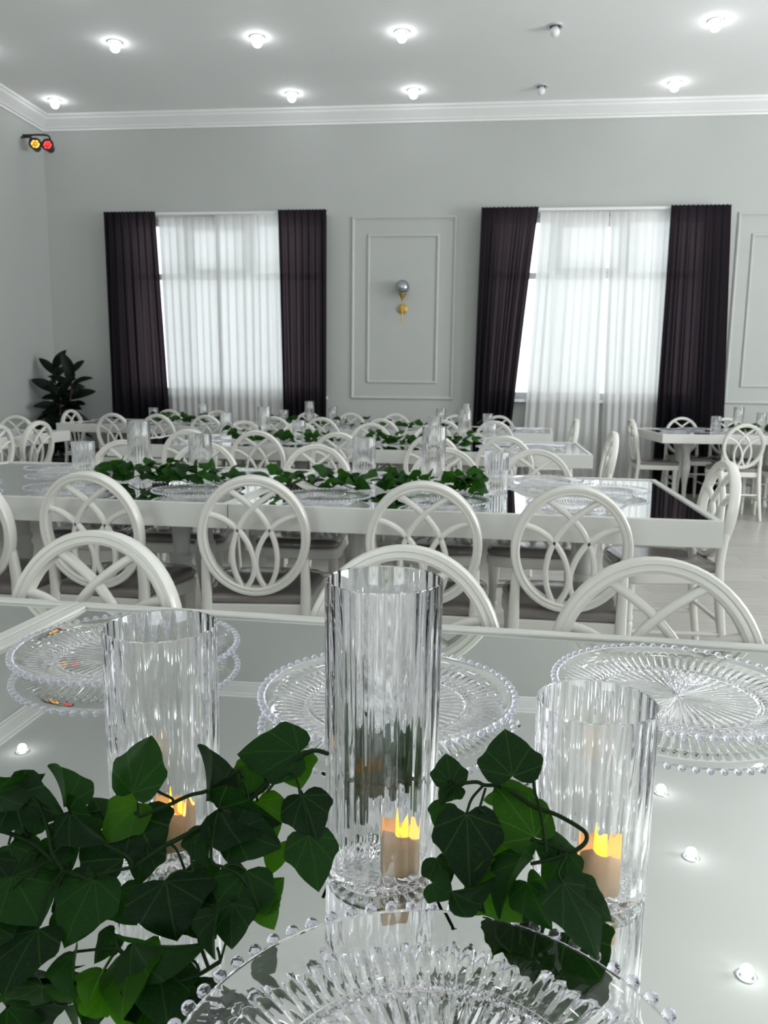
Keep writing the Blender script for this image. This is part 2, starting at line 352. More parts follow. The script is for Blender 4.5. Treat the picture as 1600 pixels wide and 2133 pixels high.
# ---------------------------------------------------------------- ceiling lights
ring_me = MB().lathe([(.050, -.001), (.052, -.006), (.060, -.010), (.072, -.007), (.076, 0.0)], 28, cap=False).mesh('light_ring', M['ring'], 60)
can_me = MB().lathe([(.0, -.0015), (.051, -.0015), (.051, -.0005), (.0, -.0005)], 24, cap=False).mesh('light_can', M['can'], 40)
bp = [(.022, -.002), (.028, -.012), (.036, -.026), (.041, -.042), (.041, -.054), (.036, -.068), (.026, -.079), (.012, -.085), (.001, -.086)]
bulb_on = MB().lathe(bp, 20).mesh('bulb', M['bulb'], 70); bulb_of = MB().lathe(bp, 20).mesh('bulb', M['bulb_off'], 70)
ROWS = [8.93, 7.54, 6.45, 5.06, 3.67, 2.28, .89, -.5, -1.9]; COLS = [-4.70, -3.36, -2.02, -.71, .62, 1.96, 3.29, 4.62]
ordn = ['first', 'second', 'third', 'fourth', 'fifth', 'sixth', 'seventh', 'eighth', 'ninth']
for ri, y in enumerate(ROWS):
    for ci, x in enumerate(COLS):
        if ri == 0 and ci == 1: continue
        off = ci == 4 and ri < 2
        lab = ('unlit' if off else 'glowing') + ' bulb in ceiling ring, %s row from window wall, %s from left wall' % (ordn[ri], ordn[ci])
        t = thing('ceiling_light', lab, 'light', (x, y, ZC), 0, 'bulbs in the white ceiling')
        link('trim_ring', ring_me, t); link('lamp_can', can_me, t); link('bulb', bulb_of if off else bulb_on, t)

# ---------------------------------------------------------------- curtains
def curtain_mesh(name, xt, xb, zt, zb, y, pleats, amp, seed, mat, head=.05, edge=None):
    rnd = random.Random(seed); nu = pleats * 8; nv = 26; vs = []; fs = []
    ph = [rnd.uniform(-.9, .9) for _ in range(6)]; am = [rnd.uniform(.55, 1.3) for _ in range(pleats + 1)]
    for j in range(nv + 1):
        t = j / nv; z = zt + (zb - zt) * t
        g = min(1, .35 + 1.1 * t)
        for i in range(nu + 1):
            s = i / nu; e = t if edge is None else edge(t)
            a = xt[0] + (xb[0] - xt[0]) * e; b = xt[1] + (xb[1] - xt[1]) * e
            su = s + .010 * math.sin(9 * s + ph[0] + 1.3 * t)
            p = su * pleats * 2 * PI
            A = amp * g * am[int(min(pleats, max(0, s * pleats)))]
            dy = A * math.sin(p + .5 * math.sin(2 * t + ph[1])) + .25 * A * math.sin(2.3 * p + ph[2] + 2 * t)
            if t < .02 or (zt - z) < head: dy = .3 * amp * math.sin(p * 2 + ph[3])
            dx = .25 * A * math.cos(p)
            vs.append((a + (b - a) * s + dx * (1 if 0 < i < nu else 0), y + dy, z + (.006 * math.sin(p * 2) if j == 0 else 0)))
    for j in range(nv):
        for i in range(nu): k = j * (nu + 1) + i; fs.append((k, k + 1, k + nu + 2, k + nu + 1))
    return mesh_from(name, vs, fs, mat, 180)
def curtain(name, label, mat, *a, **kw):
    o = link(name, curtain_mesh(name, *a, mat, **kw)); o['label'] = label; o['category'] = 'curtain'; return o
YD, YS = 9.300, 9.385
curtain('dark_curtain', 'charcoal curtain at the left edge of the left window, nearest the rubber plant', M['drape'], (-4.36, -3.735), (-4.36, -3.60), 3.168, .015, YD, 7, .026, 1)
curtain('dark_curtain', 'charcoal curtain at the right edge of the left window, beside the sconce panel', M['drape'], (-2.275, -1.708), (-2.22, -1.712), 3.168, .015, YD, 7, .026, 2)
curtain('dark_curtain', 'charcoal curtain pulled slanting aside at the left edge of the right window', M['drape'], (.042, .672), (.005, .40), 3.168, .015, YD, 7, .026, 3, edge=lambda t: t ** .9)
curtain('dark_curtain', 'charcoal curtain at the right edge of the right window, behind the right-hand table', M['drape'], (2.085, 2.717), (2.075, 2.85), 3.168, .015, YD, 7, .026, 4)
curtain('sheer_curtain', 'white sheer curtain on the left half of the left window', M['sheer'], (-3.74, -3.0), (-3.65, -2.96), 3.128, .012, 9.404, 8, .016, 5)
curtain('sheer_curtain', 'white sheer curtain on the right half of the left window', M['sheer'], (-3.04, -2.27), (-3.01, -2.235), 3.128, .012, 9.362, 8, .016, 6)
curtain('sheer_curtain', 'white sheer curtain left of the bright slit in the right window', M['sheer'], (.70, 1.446), (.585, 1.452), 3.128, .012, YS, 8, .016, 7)
curtain('sheer_curtain', 'white sheer curtain right of the bright slit in the right window', M['sheer'], (1.462, 2.15), (1.51, 2.16), 3.128, .012, YS, 8, .016, 8)
for nm, x0, x1, lab in (('curtain_rail', -4.345, -1.725, 'slim white curtain rail over the left window'), ('curtain_rail', .055, 2.70, 'slim white curtain rail over the right window')):
    t = thing(nm, lab, 'curtain rail', ((x0 + x1) / 2, YB, 3.14)); hw = (x1 - x0) / 2
    link('rail_bar', MB().box(-hw, hw, -.165, -.075, -.006, .024, .004).mesh('rail_bar', M['rail']), t)
    for bx in (-hw + .05, 0, hw - .05): link('bracket', MB().box(bx - .015, bx + .015, -.080, 0, .008, .022, .003).mesh('bracket', M['rail']), t)

# ---------------------------------------------------------------- wall sconce and party lights
t = thing('wall_sconce', 'wall sconce with smoked globe over brass cone, inside the moulded panel', 'sconce', (-.838, YB, 2.083))
link('wall_plate', MB().lathe([(.052, 0), (.056, .006), (.056, .018), (.045, .024)], 28).mesh('wall_plate', M['brass'], 40), t, rot=(PI / 2, 0, 0))
link('arm', MB().sweep(catmull([(0, -.02, 0), (0, -.07, .005), (0, -.095, .03), (0, -.10, .10)], 5), circ(.006)).mesh('arm', M['brass'], 60), t)
link('stem', MB().lathe([(.006, -.17), (.007, -.165), (.007, .10), (.006, .105)], 12, (0, -.10, 0)).mesh('stem', M['brass'], 60), t)
link('cup', MB().lathe([(.009, .085), (.012, .095), (.024, .125), (.045, .162), (.043, .165)], 24, (0, -.10, 0)).mesh('cup', M['brass'], 40), t)
link('globe', MB().lathe([(.003, .1535)] + [(.083 * math.cos(a), .236 + .083 * math.sin(a)) for a in [(-80 + 10 * i) * PI / 180 for i in range(17)]] + [(.003, .319)], 32, (0, -.10, 0)).mesh('globe', M['smoke'], 180), t)

def party(x, y, z, lens, lab, rx, rz):
    t = thing('party_light', lab, 'spotlight', (x, y, z), 0, 'stage lights in the ceiling corner')
    rot = (PI / 2 + rx, 0, rz)
    link('housing', MB().lathe([(.03, -.10), (.045, -.095), (.058, -.03), (.066, 0), (.069, .012), (.062, .013), (.060, .004)], 24).mesh('housing', M['black'], 40), t, rot=rot)
    lz = link('lens', MB().lathe([(.003, .0035), (.020, .004), (.045, .004), (.060, .001), (.060, -.004)], 24).mesh('lens', lens, 30), t, rot=rot)
    mb = MB()
    for i in range(7):
        for r_ in ([0] if i == 0 else [.036]):
            a = i * PI / 3; mb.lathe([(.009, .003), (.010, .007), (.004, .010)], 8, (r_ * math.cos(a), r_ * math.sin(a), 0))
    for i in range(7): pass
    link('led_lens', mb.mesh('led_lens', lens, 40), t, rot=rot)
    return t
p1 = party(-4.965, 8.95, 3.830, M['yellow'], 'yellow-lit round stage light nearest the left wall corner', -.2, .35)
p2 = party(-4.825, 8.96, 3.820, M['red'], 'red-lit round stage light beside the yellow one', -.2, .15)
link('bracket', MB().sweep(catmull([(-.066, .05, -.005), (-.085, .04, .05), (-.07, .05, .085), (-.10, .06, .095), (-.207, .07, .095)], 5), circ(.011)).mesh('bracket', M['black'], 60), p1)
link('bracket', MB().sweep(catmull([(.0, .05, .055), (.0, .055, .09), (-.04, .075, .125), (-.15, .09, .138), (-.230, .093, .138), (-.347, .095, .138)], 5), circ(.011)).mesh('bracket', M['black'], 60), p2)

# ---------------------------------------------------------------- tables
TZ = .77; TL, TW = 1.63, 1.19
leg_prof = [(.028, 0), (.034, .01), (.034, .03), (.024, .05), (.020, .12), (.024, .24), (.036, .34), (.045, .40), (.047, .43), (.036, .455), (.044, .47), (.046, .485), (.036, .50), (.034, .54), (.040, .60), (.045, .62)]
tleg = MB().lathe(leg_prof, 18).box(-.048, .048, -.048, .048, .62, .685, .004).mesh('leg', M['table'], 40)
rail_l = {}; TABLES = []
def table(loc, rz, lab, ln=TL, group='white mirror-topped banquet tables'):
    t = thing('mirror_table', lab, 'table', loc, rz, group); TABLES.append((Vector(loc), rz, ln))
    B = .024; z1 = TZ + .005; z0 = TZ - .082
    if ln not in rail_l:
        rail_l[ln] = (MB().box(-ln / 2 + .0015, ln / 2 - .0015, -B, 0, z0, z1, .0025).mesh('frame_rail', M['table']),
                      MB().box(-B, 0, -TW / 2 + B, TW / 2 - B, z0, z1, .0025).mesh('frame_rail', M['table']),
                      MB().box(-ln / 2 + B + .003, ln / 2 - B - .003, -TW / 2 + B + .003, TW / 2 - B - .003, TZ - .006, TZ).mesh('mirror_panel', M['mirror']),
                      MB().box(-ln / 2 + B, ln / 2 - B, -TW / 2 + B, TW / 2 - B, TZ - .03, TZ - .0065).mesh('backing_board', M['seal']),
                      MB().box(-ln / 2 + .32, ln / 2 - .32, -.20, .20, TZ - .085, TZ - .03).mesh('under_frame', M['table']))
    r = rail_l[ln]
    link('frame_rail', r[0], t, (0, TW / 2, 0)); link('frame_rail', r[0], t, (0, -TW / 2, 0), (0, 0, PI))
    link('frame_rail', r[1], t, (ln / 2 - .0015, 0, 0)); link('frame_rail', r[1], t, (-ln / 2 + .0015, 0, 0), (0, 0, PI))
    link('mirror_panel', r[2], t); link('backing_board', r[3], t); link('under_frame', r[4], t)
    for sx in (-1, 1):
        for sy in (-1, 1): link('leg', tleg, t, (sx * (ln / 2 - .37), sy * .13, 0))
    return t
def row_tables(x_right, y_mid_right, ang, n, labs, ln=TL):
    a = math.radians(ang); d = Vector((math.cos(a), math.sin(a), 0)); out = []
    for i in range(n):
        c = Vector((x_right, y_mid_right, 0)) - d * (ln * (i + .5)); out.append((c, a)); table(c, a, labs[i], ln)
    return out
A1, A2, A3, A4 = -3.5, -2.5, -2.5, -5.0
row_tables(.87, .68, A1, 2, ['nearest mirror-topped table, carrying the lit candle vases', 'nearest row table cut off at the left beyond the double white bar'])
row_tables(.825, 3.15, A2, 2, ['second mirror-topped table from the viewer, the unit at the right reflecting the window', 'second-row mirror-topped table unit at the left, with the first three vases'])
row_tables(.79, 5.66, A3, 2, ['third-row mirror-topped table unit at the right, by the sheer curtain', 'third-row mirror-topped table unit at the left'])
row_tables(.79, 7.93, A4, 3, ['farthest-row white table unit at the right, ending by the right window', 'farthest-row white table unit in the middle, below the sconce', 'farthest-row white table unit at the left, next to the rubber plant'], 1.67)
table((2.58, 8.33, 0), math.radians(2), 'white table at far right in front of the right dark curtain')
table((4.22, 8.387, 0), math.radians(2), 'far right white table continuing out of the photo')
table((-4.06, 5.75, 0), PI / 2 + .0, 'white table standing lengthwise along the left wall', TL)

# ---------------------------------------------------------------- chairs
def make_chair(label):
    t = thing('dining_chair', label, 'chair')
    mat = M['chair']; RK = math.tan(math.radians(9))
    def yb(z): return -.19 - (z - .47) * RK
    hw, hh, cz = .187, .207, .683
    rim = [(hw - .014, hh - .014)]
    path = [((hw - .014) * math.cos(a), yb(cz + (hh - .014) * math.sin(a)), cz + (hh - .014) * math.sin(a)) for a in [2 * PI * i / 56 for i in range(56)]]
    prof = [(.014, -.015), (.014, .015), (.010, .021), (.002, .021), (0, .017), (-.005, .017), (-.009, .019), (-.015, .014), (-.015, -.014), (-.009, -.019), (-.005, -.017), (0, -.017), (.002, -.021), (.010, -.021)]
    nrm = Vector((0, math.cos(math.radians(9)), math.sin(math.radians(9))))
    link('back_frame', MB().sweep(path, prof, normal=nrm, closed=True).mesh('back_frame', mat, 50), t)
    cA = [(-.50, .80), (-.28, .68), (0, .48), (.20, .26), (.34, -.02), (.40, -.32), (.36, -.62), (.22, -.92)]
    cC = [(-.90, .38), (-.60, .32), (-.31, .14), (-.11, -.12), (-.015, -.42), (-.05, -.68), (-.20, -.93)]
    bp_ = rrect(.0085, .011, .004)
    for pts, off in ((cA, .002), (cC, -.002)):
        for s in (1, -1):
            pth = [(s * x * hw, yb(cz + y * hh) + off * s, cz + y * hh) for x, y in pts]
            link('lattice_bar', MB().sweep(catmull(pth, 5), bp_, normal=nrm).mesh('lattice_bar', mat, 50), t)
    for s in (-1, 1):
        p = catmull([(s * .166, yb(.60) + .001, .605), (s * .168, yb(.50), .50), (s * .168, -.195, .42), (s * .176, -.215, .22), (s * .190, -.25, 0)], 4)
        n = len(p); link('leg', MB().sweep(p, rrect(.0165, .0165, .006), normal=(0, 1, 0), radii=[.85 + .2 * math.sin(PI * i / (n - 1)) - .25 * max(0, (i / (n - 1) - .6)) for i in range(n)]).mesh('leg', mat, 50), t)
    fl_ = MB().lathe([(.013, 0), (.016, .01), (.014, .03), (.018, .14), (.021, .20), (.0225, .21), (.0225, .222), (.018, .23), (.0225, .24), (.0225, .25), (.019, .26), (.020, .32), (.023, .36), (.023, .405)], 14).mesh('leg', mat, 40)
    for s in (-1, 1): link('leg', fl_, t, (s * .172, .165, 0))
    def seat_outline(g, n=28):
        o = []
        pts = [(-.178, -.20), (-.19, .0), (-.205, .12), (-.19, .185), (-.12, .215), (0, .222), (.12, .215), (.19, .185), (.205, .12), (.19, 0), (.178, -.20)]
        return [(x * (1 - g), y * (1 - g)) for x, y in [(v.x, v.y) for v in catmull([(a, b, 0) for a, b in pts], 3)]]
    def stack(levels):
        vs = []; fs = []
        for g, z in levels: o = seat_outline(g); n = len(o); vs += [(x, y, z) for x, y in o]
        for j in range(len(levels) - 1):
            for i in range(n): fs.append((j * n + i, j * n + (i + 1) % n, (j + 1) * n + (i + 1) % n, (j + 1) * n + i))
        fs.append(tuple(range(n - 1, -1, -1))); fs.append(tuple((len(levels) - 1) * n + i for i in range(n))); return MB().add(vs, fs)
    link('seat_frame', stack([(.03, .395), (.0, .40), (.0, .438), (.03, .444)]).mesh('seat_frame', mat, 40), t)
    sp = link('seat_pad', stack([(.05, .444), (.012, .449), (.0, .458), (.012, .470), (.07, .480), (.25, .486), (.6, .489)]).mesh('seat_pad', M['pad'], 50), t); sp['label'] = 'glossy taupe seat pad'
    for s in (-1, 1): link('stretcher', MB().sweep([(s * .180, -.22, .185), (s * .172, .165, .185)], circ(.0095, 8)).mesh('stretcher', mat, 60), t)
    link('stretcher', MB().sweep([(-.176, -.212, .235), (.176, -.212, .235)], circ(.0095, 8)).mesh('stretcher', mat, 60), t)
    link('stretcher', MB().sweep([(-.172, .165, .30), (.172, .165, .30)], circ(.0095, 8)).mesh('stretcher', mat, 60), t)
    register(t); return t
CH = []   # (x, y, rotation, label)
BK = .262   # the back's top stands this far behind the seat's middle
def near(x, ytop, lab, r=0): CH.append((x, ytop + BK, math.radians(r), lab))
def far(x, ytop, lab, r=0): CH.append((x, ytop - BK, PI + math.radians(r), lab))
W5 = ['leftmost'] + [o + ' from left' for o in ('second', 'third', 'fourth', 'fifth', 'sixth', 'seventh', 'eighth')]
for i, (x, y, r) in enumerate([(-.757, 1.50, -4), (-.128, 1.455, -3), (.308, 1.42, -6)]): far(x, y, 'white oval-back chair facing the viewer across the nearest table, ' + W5[i], r)
for i, (x, y, r) in enumerate([(-1.72, 2.48, -3), (-1.262, 2.50, -4), (-.732, 2.49, 6), (-.134, 2.45, -2), (.328, 2.44, -2)]): near(x, y, 'white chair, its back to the viewer, at the second table, ' + W5[i], r)
for i, (x, y, r) in enumerate([(-1.82, 4.0, -2), (-1.36, 4.0, 3), (-.785, 3.97, -2), (-.135, 3.93, -3), (.30, 3.93, -4)]): far(x, y, 'white chair on the window side of the second table, ' + W5[i], r)
for i, (x, y, r) in enumerate([(-1.872, 5.05, 4), (-1.41, 5.06, 3), (-.845, 5.03, -2), (-.228, 4.99, -3), (.22, 4.98, -3)]): near(x, y, 'white chair, its back to the viewer, at the third table, ' + W5[i], r)
for i, (x, y, r) in enumerate([(-1.88, 6.47, 0), (-1.40, 6.47, 3), (-.826, 6.45, -3), (-.30, 6.43, 2)]): far(x, y, 'white chair on the window side of the third table, ' + W5[i], r)
for i, (x, y, r) in enumerate([(-3.55, 7.61, -5), (-3.07, 7.57, -5), (-2.56, 7.53, -5), (-1.87, 7.47, -4), (-1.395, 7.42, -5), (-.82, 7.37, -5), (-.243, 7.32, -5), (.223, 7.28, -5)]): near(x, y, 'white chair, its back to the viewer, at the farthest table, ' + W5[i], r)
for i, (x, y, r) in enumerate([(-3.55, 9.05, -4), (-2.95, 9.00, -5), (-1.86, 8.91, -5), (-1.37, 8.86, -5), (-.86, 8.82, -5), (-.19, 8.76, -5), (.27, 8.72, -5)]): far(x, y, 'white chair on the window side of the farthest table, ' + W5[i], r)
near(2.46, 7.50, 'white oval-back chair with slender splayed legs before the far right table', 2)
near(2.92, 7.50, 'white oval-back chair cut by the right edge before the far right table', 2)
far(2.33, 9.14, 'white oval-back chair behind the far right table against the dark curtain', 4)
far(2.80, 9.14, 'white oval-back chair behind the far right table against the panelled wall', 4)
CH.append((1.055 - BK + .03, 3.46, PI / 2 + .05, 'white chair seen edge-on at the right end of the second table'))
CH.append((.99 - BK + .02, 5.75, PI / 2, 'white chair seen edge-on at the right end of the third table'))
CH.append((1.02 - BK + .02, 8.05, PI / 2, 'white chair seen edge-on at the right end of the farthest table'))
CH.append((-4.40 + .20, 8.42, -PI / 2 - .15, 'white chair at the left end of the farthest table, before the rubber plant'))
CH.append((1.66 + BK - .06, 8.30, -PI / 2, 'white chair seen edge-on at the left end of the far right table'))
CH.append((-4.05, 6.50 - .02, PI, 'white oval-back chair at the far end of the left wall table'))
CH.append((-3.32 - BK, 5.87, PI / 2 - .12, 'white oval-back chair turned sideways on the right of the left wall table'))
CH.append((-3.30 - BK, 5.28, PI / 2 - .1, 'white oval-back chair cut by the left photo edge at the left wall table'))
ch0 = make_chair(CH[0][3]); ch0['group'] = 'white oval-back dining chairs'
for i, (x, y, r, lab) in enumerate(CH):
    if i == 0: ch0.location = (x, y, 0); ch0.rotation_euler = (0, 0, r)
    else: copy_thing(ch0, (x, y, 0), r, lab)

# ---------------------------------------------------------------- plates
PR = .1625
def plate_body():
    N = 288; vs = []; fs = []
    def tri(a, n): p = (a / (2 * PI) * n) % 1.0; return 1 - 2 * abs(p - .5)          # 0..1..0 ridge
    top = [(.010, .0058, 0, 0), (.055, .0055, 0, 0), (.098, .0055, 0, 0), (.1015, .0085, 0, 0), (.105, .0060, 0, 0), (.110, .0085, 0, 0), (.130, .0150, 0, 0), (.1335, .0150, 0, 0), (.150, .0178, 0, 0), (PR - .0045, .0212, 0, 0), (PR - .0028, .0206, 0, 0)]
    bot = [(PR - .0040, .0186, 0, 0), (.150, .0148, 0, 0), (.1335, .0118, 0, 0), (.1300, .0112, .0022, 72), (.110, .0042, .0026, 72), (.105, .0008, 0, 0), (.101, .0008, 0, 0), (.098, .0026, 0, 0), (.096, .0026, .0020, 48), (.055, .0026, .0022, 48), (.010, .0026, .0016, 48)]
    rings = top + bot
    for r, z, amp, n in rings:
        for i in range(N):
            a = 2 * PI * i / N; dz = 0
            if amp: dz = amp * tri(a, n) - amp * .5
            vs.append((r * math.cos(a), r * math.sin(a), max(0.0002, z + dz)))
    K = len(rings)
    for j in range(K - 1):
        for i in range(N): fs.append((j * N + i, j * N + (i + 1) % N, (j + 1) * N + (i + 1) % N, (j + 1) * N + i))
    c0 = len(vs); vs.append((0, 0, .0058)); c1 = len(vs); vs.append((0, 0, .0026))
    for i in range(N): fs.append((c0, (i + 1) % N, i)); fs.append((c1, (K - 1) * N + i, (K - 1) * N + (i + 1) % N))
    return mesh_from('plate_body', vs, fs, M['acrylic'], 22)
plate_me = plate_body(); NB = 66
bm = bmesh.new(); bmesh.ops.create_icosphere(bm, subdivisions=2, radius=.0047); bead_me = bpy.data.meshes.new('bead'); bm.to_mesh(bead_me); bm.free(); bead_me.materials.append(M['bead']); bead_me.shade_smooth()
bm = bmesh.new(); bmesh.ops.create_icosphere(bm, subdivisions=1, radius=.0049); ico = ([v.co.copy() for v in bm.verts], [tuple(v.index for v in f.verts) for f in bm.faces]); bm.free()
mb = MB()
for i in range(NB):
    a = 2 * PI * i / NB; c = Vector(((PR + .0012) * math.cos(a), (PR + .0012) * math.sin(a), .0200)); mb.add([c + v for v in ico[0]], ico[1])
beads_me = mb.mesh('bead_rim', M['bead'], 180)
PLATES = []
def plate(x, y, lab, rz=0.0, fine=False, z=TZ):
    for tl, ta, ln in TABLES:       # a plate that reaches over a table's raised border rests on it
        d = Matrix.Rotation(-ta, 3, 'Z') @ Vector((x - tl.x, y - tl.y, 0))
        if abs(d.y) < TW / 2 and abs(abs(d.x) - ln / 2) < .135: z = TZ + .0051
    PLATES.append((x, y))
    t = thing('charger_plate', lab, 'plate', (x, y, z + .0002), rz, 'clear beaded charger plates')
    link('plate_body', plate_me, t)
    if fine:
        for i in range(NB):
            a = 2 * PI * i / NB; link('bead', bead_me, t, ((PR + .0012) * math.cos(a), (PR + .0012) * math.sin(a), .0200))
    else:
        o = link('bead_rim', beads_me, t); o['kind'] = 'stuff'
    return t
plate(-.010, .386, 'clear beaded plate nearest the viewer at the bottom of the photo', .2, True)
plate(-.508, 1.105, 'clear beaded plate behind the medium candle vase, by the double white bar', .5, True)
plate(-.098, .975, 'clear beaded plate directly behind the tall candle vase', .1, True)
plate(.286, 1.050, 'clear beaded plate behind the short candle vase at the right', .7, True)
for i, (x, y) in enumerate([(-1.99, 2.86), (-1.52, 2.86), (-1.02, 2.86), (-.518, 2.81), (-.087, 2.78), (.365, 2.77)]): plate(x, y, 'clear beaded plate on the viewer side of the second table, ' + W5[i], i * .3)
plate(.535, 3.19, 'clear beaded plate alone near the right end of the second table', .3)
for i, (x, y) in enumerate([(-1.905, 3.52), (-1.46, 3.50), (-1.03, 3.47), (-.52, 3.47), (-.042, 3.46), (.325, 3.50)]): plate(x, y, 'clear beaded plate on the window side of the second table, ' + W5[i], i * .3)
for i, (x, y) in enumerate([(-1.87, 5.40), (-1.41, 5.38), (-.85, 5.35), (-.23, 5.32), (.22, 5.31)]): plate(x, y, 'small clear plate on the viewer side of the third table, ' + W5[i], i * .2)
for i, (x, y) in enumerate([(-1.88, 6.07), (-1.40, 6.05), (-.83, 6.02), (-.30, 6.0), (.20, 5.98)]): plate(x, y, 'small clear plate on the window side of the third table, ' + W5[i], i * .2)
plate(.50, 5.66, 'small clear plate at the right end of the third table', .4)
for i, (x, y) in enumerate([(-3.55, 7.98), (-3.07, 7.94), (-2.56, 7.90), (-1.87, 7.83), (-1.395, 7.78), (-.82, 7.73), (-.243, 7.68), (.223, 7.64)]): plate(x, y, 'tiny clear plate on the viewer side of the farthest table, ' + W5[i], i * .2)
for i, (x, y) in enumerate([(-3.50, 8.63), (-2.95, 8.58), (-1.86, 8.50), (-1.37, 8.46), (-.86, 8.42), (-.19, 8.36), (.27, 8.32)]): plate(x, y, 'tiny clear plate on the window side of the farthest table, ' + W5[i], i * .2)
plate(.56, 7.97, 'tiny clear plate at the right end of the farthest table', .4)
plate(-3.98, 8.36, 'tiny clear plate at the left end of the farthest table', .4)
plate(2.02, 8.30, 'small clear plate at the left end of the far right table', .4)
plate(2.46, 7.94, 'small clear plate before the splayed-leg chair at the far right table', .1)
plate(2.92, 7.95, 'small clear plate by the right photo edge at the far right table', .1)
plate(2.33, 8.68, 'small clear plate on the curtain side of the far right table', .1)
plate(2.82, 8.70, 'small clear plate on the panel side of the far right table', .1)
plate(-3.72, 5.87, 'small clear plate before the sideways chair at the left wall table', .1)
plate(-4.05, 6.32, 'small clear plate at the far end of the left wall table', .1)
plate(-3.72, 5.28, 'small clear plate at the left photo edge on the left wall table', .1)

# ---------------------------------------------------------------- fluted vases
def vase_mesh(h, R=.0475, NF=26, k=6):
    N = NF * k; vs = []; fs = []
    def fl(i): return abs(math.sin(PI * (i % k) / k))
    def star(a, n): p = (a / (2 * PI) * n) % 1; return 1 - 2 * abs(p - .5)
    rings = []
    def ring(f): rings.append([f(i, 2 * PI * i / N) for i in range(N)])
    def P(r, a, z): return (r * math.cos(a), r * math.sin(a), z)
    ring(lambda i, a: P(.006, a, .0028))
    ring(lambda i, a: P(R * .45, a, .0022 + .0016 * star(a, 26)))
    ring(lambda i, a: P(R * .86, a, .0012 + .0016 * star(a, 26)))
    ring(lambda i, a: P(R - .004, a, .0003))
    ring(lambda i, a: P(R - .0022 + .0006 * fl(i), a, .0022))
    ring(lambda i, a: P(R - .0010 + .0009 * fl(i), a, .0050))
    ring(lambda i, a: P(R - .0010 + .0009 * fl(i) + .0012, a, h - .0015))
    ring(lambda i, a: P(R - .0014 + .0008 * fl(i) + .0012, a, h))
    ring(lambda i, a: P(R - .0020 + .0012, a, h))
    ring(lambda i, a: P(R - .0025 + .0012, a, h - .0010))
    ring(lambda i, a: P(R - .0026, a, .0115))
    ring(lambda i, a: P(R - .0062, a, .0088))
    ring(lambda i, a: P(R * .70, a, .0080 + .0010 * star(a, 26)))
    ring(lambda i, a: P(R * .30, a, .0080 + .0012 * star(a, 26)))
    ring(lambda i, a: P(.004, a, .0086))
    for r in rings: vs += r
    K = len(rings)
    for j in range(K - 1):
        for i in range(N): fs.append((j * N + i, j * N + (i + 1) % N, (j + 1) * N + (i + 1) % N, (j + 1) * N + i))
    fs.append(tuple(range(N))); fs.append(tuple((K - 1) * N + i for i in range(N)))
    return mesh_from('vase', vs, fs, M['acrylic'], 38)
VH = {'tall': .255, 'medium': .205, 'short': .160}
VM = {k_: vase_mesh(v) for k_, v in VH.items()}
VASES = []
def vase(x, y, size, lab):
    VASES.append((x, y, size))
    o = link('fluted_vase', VM[size], None, (x, y, TZ + .0002), (0, 0, x * 7)); o['label'] = lab; o['category'] = 'vase'; o['group'] = 'clear fluted cylinder vases'; return o
vase(-.0675, .628, 'tall', 'tall clear fluted vase in the middle of the nearest table, holding a candle')
vase(-.262, .635, 'medium', 'medium clear fluted vase left on the nearest table, behind the ivy')
vase(.108, .628, 'short', 'short clear fluted vase right on the nearest table, with orange-lit candle')
for tab, Y, lst in (('second', 3.19, [(-1.672, 'short'), (-1.413, 'tall'), (-1.139, 'medium'), (-.434, 'medium'), (-.148, 'tall'), (.104, 'short')]),
                    ('third', 5.70, [(-1.822, 'medium'), (-1.53, 'tall'), (-1.264, 'short'), (-.264, 'medium'), (-.049, 'tall'), (.132, 'short')]),
                    ('farthest', 7.98, [(-3.41, 'short'), (-2.84, 'medium'), (-1.95, 'short'), (-1.67, 'tall'), (-1.425, 'medium'), (-.308, 'medium'), (-.061, 'tall'), (.16, 'short')])):
    for i, (x, s) in enumerate(lst): vase(x, Y - (.05 * x if tab != 'farthest' else .085 * x), s, '%s clear fluted vase on the %s table, vase %s' % (s, tab, W5[i]))
for x, s in ((2.421, 'short'), (2.631, 'tall'), (2.852, 'medium')): vase(x, 8.25, s, '%s clear fluted vase on the far right table' % s)

# LED candles standing inside the three near vases
def candle(x, y, lab, glow=.05):
    t = thing('led_candle', lab, 'candle', (x, y, TZ + .0097), 0, 'flickering candles in the near vases')
    n = 36; vs = []; fs = []; R = .0178
    def wave(i): a = 2 * PI * i / n; return .0045 * math.sin(3 * a + .6) + .003 * math.sin(5 * a)
    levels = [(R - .001, lambda i: 0), (R, lambda i: .001), (R, lambda i: .022), (R, lambda i: .0335 + wave(i)), (R - .0012, lambda i: .0345 + wave(i)), (R - .0035, lambda i: .031 + .5 * wave(i)), (.009, lambda i: .0255), (.002, lambda i: .0245)]
    for r, zf in levels: vs += [(r * math.cos(2 * PI * i / n), r * math.sin(2 * PI * i / n), zf(i)) for i in range(n)]
    for j in range(len(levels) - 1):
        for i in range(n): fs.append((j * n + i, j * n + (i + 1) % n, (j + 1) * n + (i + 1) % n, (j + 1) * n + i))
    fs.append(tuple(range(n - 1, -1, -1))); fs.append(tuple((len(levels) - 1) * n + i for i in range(n)))
    link('candle_body', mesh_from('candle_body', vs, fs, M['wax'], 60), t)
    gl = bpy.data.lights.new('candle_glow', 'POINT'); gl.energy = glow; gl.color = (1, .5, .12); gl.shadow_soft_size = 0
    go = bpy.data.objects.new('candle_glow', gl); C.objects.link(go); go.parent = t; go.location = (.006, -.006, .038)
    link('flame', MB().lathe([(.003, .0240), (.0046, .029), (.0048, .034), (.0036, .042), (.0014, .049), (.0003, .051)], 14).mesh('flame', M['flame'], 180), t)
    return t
candle(-.052, .620, 'cream electric candle inside the tall vase')
candle(-.254, .628, 'glowing electric candle inside the medium vase behind ivy', .12)
